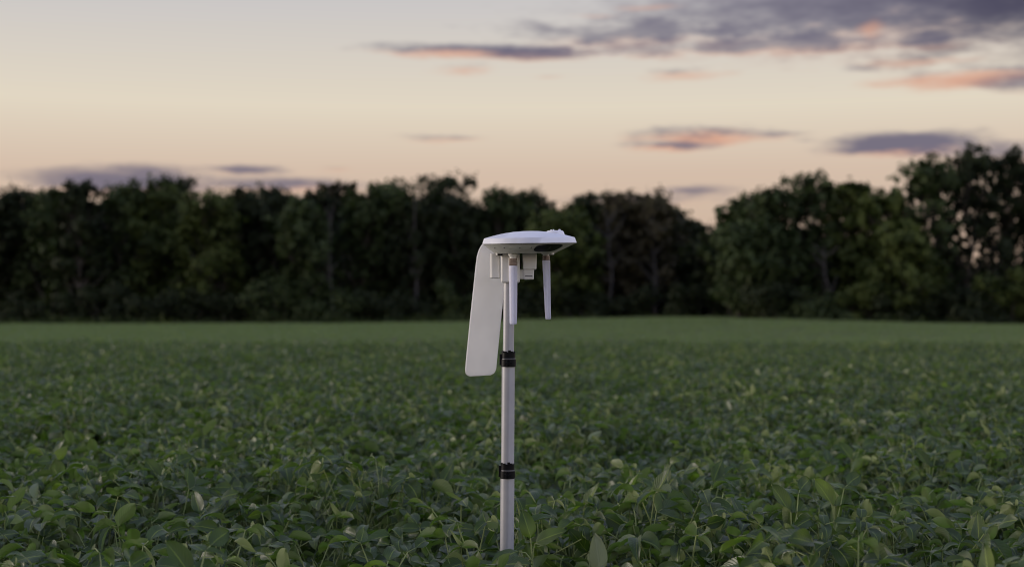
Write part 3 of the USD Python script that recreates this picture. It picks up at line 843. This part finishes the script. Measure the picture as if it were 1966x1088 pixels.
# ------------------------------------------------------------------ sensor head
def build_head():
    root = thing('weather_sensor', 'white disc-shaped weather sensor with two antennas and a hanging panel on the pole top', 'weather sensor', at(1016.5, 467, D0))
    x = UsdGeom.Xform(root)
    roll, tilt = math.radians(-0.8), math.radians(2.6)       # the head leans a little towards the viewer
    Rr = np.array([[math.cos(roll), 0, -math.sin(roll)], [0, 1, 0], [math.sin(roll), 0, math.cos(roll)]]).T
    Rt = np.array([[1, 0, 0], [0, math.cos(tilt), -math.sin(tilt)], [0, math.sin(tilt), math.cos(tilt)]])
    R = Rr @ Rt
    place = lambda m, M=R: ((np.asarray(m[0]) * S) @ M.T, m[1])
    upright = lambda m: (np.asarray(m[0]) * S, m[1])
    # upper shell: bevelled rim and shallow dome
    prof = [(84.0, -0.6), (89.6, -0.6), (90.6, 0.0), (90.4, 1.2), (87.6, 9.2), (86.6, 10.4), (80, 12.3), (70, 15.0), (58, 17.8), (45, 20.2), (30, 22.2), (15, 23.2), (0.01, 23.5)]
    part(root, 'upper_shell', place(loft([(0, 0, a, z) for a, z in prof], 96)), white, smooth=24)
    part(root, 'seam', place(loft([(0, 0, 80, -1.3), (0, 0, 89.0, -1.3), (0, 0, 89.0, -0.5), (0, 0, 80, -0.5)], 96)), gloss_black, smooth=30)
    # underside: shallow cone and flat plate
    rings = [(0, 0, 80, -1.2), (0, 0, 88.4, -1.4), (-2, 0, 82, -5.0), (-5.5, 0, 71, -11.8), (-7.6, 0, 61.5, -17.0), (-8, 0, 59.2, -18.6), (-8, 0, 57.6, -19.2), (-8, 0, 0.01, -19.2)]
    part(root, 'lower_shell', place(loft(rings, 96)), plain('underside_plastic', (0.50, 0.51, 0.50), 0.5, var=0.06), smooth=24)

    def cone(az, t):
        zz = np.interp(t, [0, 0.25, 0.67, 1.0], [-1.4, -5.0, -11.8, -17.0])
        rr = np.interp(t, [0, 0.25, 0.67, 1.0], [88.4, 82, 71, 61.5])
        cx = np.interp(t, [0, 0.25, 0.67, 1.0], [0, -2, -5.5, -7.6])
        return np.array([cx + rr * math.sin(az), -rr * math.cos(az), zz])
    # dark camera window, a rounded slot on the cone
    def patch(a0, a1, t0, t1, off, n=40, p=3.2):
        V = []
        for k in range(n):
            q = 2 * math.pi * k / n
            cx, sx = math.cos(q), math.sin(q)
            V.append(((a0 + a1) / 2 + (a1 - a0) / 2 * np.sign(cx) * abs(cx) ** (2 / p), (t0 + t1) / 2 + (t1 - t0) / 2 * np.sign(sx) * abs(sx) ** (2 / p)))
        ringsp = []
        for f_, o in ((1.0, 0.0), (1.0, off), (0.8, off), (0.5, off), (0.2, off)):
            for a, t in V:
                am, tmid = (a0 + a1) / 2, (t0 + t1) / 2
                aa, tt = am + (a - am) * f_, tmid + (t - tmid) * f_
                pnt = cone(aa, tt)
                nr = np.array([0.55 * math.sin(aa), -0.55 * math.cos(aa), -0.83])
                ringsp.append(pnt + nr * o)
        ringsp.append(cone((a0 + a1) / 2, (t0 + t1) / 2) + np.array([0.55 * math.sin((a0 + a1) / 2), -0.55 * math.cos((a0 + a1) / 2), -0.83]) * off)
        f = []
        for i in range(4):
            for j in range(n):
                k = (j + 1) % n
                f += [[i * n + j, i * n + k, (i + 1) * n + k], [i * n + j, (i + 1) * n + k, (i + 1) * n + j]]
        for j in range(n):
            f.append([4 * n + j, 4 * n + (j + 1) % n, len(ringsp) - 1])
        return np.array(ringsp), np.array(f)
    win = part(root, 'camera_window', place(patch(math.radians(10), math.radians(53), 0.10, 0.93, 0.9)), gloss_black, smooth=30)
    part(win, 'lens', place(patch(math.radians(30.5), math.radians(32.5), 0.36, 0.56, 1.3, 20, 2.0)), lens_mat, smooth=30)
    part(root, 'sensor_strip', place(patch(math.radians(-28), math.radians(4), 0.30, 0.72, 0.35, 32, 4.0)), plain('grey_strip', (0.52, 0.54, 0.51), 0.5), smooth=30)
    for a in (-0.95, -0.62, -0.2, 0.08):
        q = cone(a, 0.45)
        part(root, 'rivet', place((np.array(trimesh.creation.icosphere(1, 1.3).vertices) + q, np.array(trimesh.creation.icosphere(1, 1.3).faces))), lens_mat, smooth=True)
    # rain gauge dome with pins
    dm = part(root, 'rain_dome', place(loft([(49, -8, 20.0, 12.5), (49, -8, 18.0, 17.5), (49, -8, 16.8, 21.0), (49, -8, 15.2, 22.9), (49, -8, 12.5, 23.7), (49, -8, 0.01, 24.1)], 48)), white, smooth=24)
    for px_, py_ in ((46, -12), (57, -10), (59, -3), (42, 2)):
        part(dm, 'pin', place(loft([(px_, py_, 1.7, 22.8), (px_, py_, 1.5, 25.2), (px_, py_, 0.7, 26.0), (px_, py_, 0.01, 26.1)], 12)), white, smooth=30)
    for fx, fy in ((-60, -20), (42, -22), (-8, 45)):
        part(root, 'foot', place(loft([(fx, fy, 5.0, -17.6), (fx, fy, 4.6, -21.5), (fx, fy, 3.6, -22.4), (fx, fy, 0.01, -22.4)], 20)), white_warm, smooth=30)
    # antennas
    for ax, ay, zb, zt, r0, r1, zl in ((-32, -38, -42, -153, 8.1, 7.0, -1.2), (32.0, 8, -33, -147, 7.5, 5.6, 2.2)):
        seg = lambda zz: (ax + zl * (zb - zz) / 110.0, ay)
        e0 = [(*seg(zb), 0.01, zb), (*seg(zb), r0 - 1.0, zb), (*seg(zb), r0, zb - 1.2)]
        mid = [(*seg(z), np.interp(-z, [-zb, -zt], [r0, r1]), z) for z in np.linspace(zb - 8, zt + 3, 6)]
        e1 = [(*seg(zt), r1 - 0.8, zt + 0.6), (*seg(zt), r1 - 2.0, zt), (*seg(zt), 0.01, zt)]
        an = part(root, 'antenna', place(loft(e0 + mid + e1, 32)), antenna_mat, smooth=40)
        top = -18.6
        L_ = top - zb
        con = loft([(ax, ay, 0.01, top), (ax, ay, r0 + 1.6, top), (ax, ay, r0 + 1.2, top - 0.14 * L_), (ax, ay, r0 - 1.8, top - 0.3 * L_), (ax, ay, r0 - 1.8, top - 0.42 * L_)], 24)
        part(an, 'collar', place(con), white_warm, smooth=30)
        nut = loft([(ax, ay, 0.01, top - 0.40 * L_), (ax, ay, r0 - 0.6, top - 0.40 * L_), (ax, ay, r0 - 0.4, top - 0.62 * L_), (ax, ay, r0 - 1.6, top - 0.64 * L_), (ax, ay, r0 - 1.6, top - 0.68 * L_),
                    (ax, ay, r0 - 0.2, top - 0.70 * L_), (ax, ay, r0 - 0.2, top - 0.93 * L_), (ax, ay, r0 - 1.2, zb - 0.2), (ax, ay, 0.01, zb - 0.2)], 8)
        part(an, 'connector', place(nut), metal)
    # mount under the disc (offsets in photo pixels from the disc centre)
    col = part(root, 'mount_collar', upright(join([rounded_box(-54.4, -18.5, -17, 17, -76, -17, 4.0), rounded_box(-40, -22, -19.5, -15, -74, -26, 1.5)])), white_warm, smooth=35)
    part(col, 'slot', upright(rounded_box(-19.4, -15.6, -13, -6, -50, -34, 0.8)), black, smooth=30)
    import manifold3d as md
    arm = md.CrossSection([[(-75, -6), (-56.5, -6), (-56.5, 76), (-75, 53)]]).offset(-4.5, md.JoinType.Round).offset(4.5, md.JoinType.Round, circular_segments=16).extrude(46).translate((0, 0, -66))
    mm = arm.to_mesh()
    part(root, 'panel_bracket', upright((np.array(mm.vert_properties[:, :3]), np.array(mm.tri_verts))), white_warm, smooth=30)
    kn = tm(trimesh.creation.cylinder(5.8, 5.6, sections=20))
    part(root, 'knob', upright((kn[0] + [-57.5, -19, -21.8], kn[1])), black, smooth=30)
    plug = part(root, 'sensor_plug', upright(rounded_box(-13.6, 14.2, -14, 14, -50.5, -18, 2.0, taper=0.10)), white_warm, smooth=35)
    part(plug, 'plug_tail', upright(join([rounded_box(-11.2, 8.8, -11, 11, -69.6, -50, 1.5, taper=0.06), rounded_box(-19.5, -10, -7, 7, -69, -50, 1.5)])), white_warm, smooth=35)
    part(plug, 'groove', upright(rounded_box(-8.5, 5.5, -11.5, -10, -63.6, -62.0, 0.4)), lens_mat, smooth=30)
    # hanging panel: a curved sheet
    th = math.radians(39)
    nrm = np.array([-math.cos(th), math.sin(th)])            # outwards from the disc
    wd = np.array([math.sin(th), math.cos(th)])
    path = [(74, -1.5), (78, -2.0), (81.5, -4.0), (84.5, -8.0), (87.4, -12.5), (90.0, -18), (92.4, -25), (95.8, -45), (99.8, -75), (104.0, -105), (108.2, -135), (112.4, -166), (116.2, -196), (119.6, -222)]
    z_end, r_end = -257.0, 123.8
    for k in np.linspace(0.25, 1, 9):
        path.append((119.6 + (r_end - 119.6) * k, -222 + (z_end + 222) * k))
    W2, rc = 46.0, 15.0
    rows = []
    for i, (rad, z) in enumerate(path):
        dz = z - z_end
        half = W2 if dz > rc else W2 - rc + math.sqrt(max(0.0, rc * rc - (rc - dz) ** 2))
        a, b = path[max(0, i - 1)], path[min(len(path) - 1, i + 1)]
        tg = np.array([b[0] - a[0], b[1] - a[1]])
        tg /= np.linalg.norm(tg)
        no = np.array([-tg[1], tg[0]])                       # outward normal in the (radius, z) plane
        rows.append((rad, z, half, no))
    nu = 12
    V = []
    for side in (-1, 1):
        for rad, z, half, no in rows:
            for j in range(nu + 1):
                u = (j / nu * 2 - 1) * half
                bow = 2.2 * (1 - (u / W2) ** 2)
                rr, zz = rad + no[0] * side * 1.5 + bow, z + no[1] * side * 1.5
                V.append((*(nrm * rr + wd * u), zz))
    n1, m1 = len(rows) * (nu + 1), nu + 1
    f = []
    for i in range(len(rows) - 1):
        for j in range(nu):
            a = i * m1 + j
            f += [[a, a + 1, a + m1 + 1], [a, a + m1 + 1, a + m1]]
            f += [[n1 + a, n1 + a + m1 + 1, n1 + a + 1], [n1 + a, n1 + a + m1, n1 + a + m1 + 1]]
        for j in (0, nu):
            a, b = i * m1 + j, (i + 1) * m1 + j
            q = [[a, b, n1 + b], [a, n1 + b, n1 + a]]
            f += q if j == 0 else [t[::-1] for t in q]
    for i in (0, len(rows) - 1):
        for j in range(nu):
            a, b = i * m1 + j, i * m1 + j + 1
            q = [[a, n1 + a, n1 + b], [a, n1 + b, b]]
            f += q if i == 0 else [t[::-1] for t in q]
    pm = trimesh.Trimesh(np.array(V, float), np.array(f), process=False)
    trimesh.repair.fix_normals(pm)
    part(root, 'hanging_panel', upright(tm(pm)), panel_mat, smooth=40)


build_head()
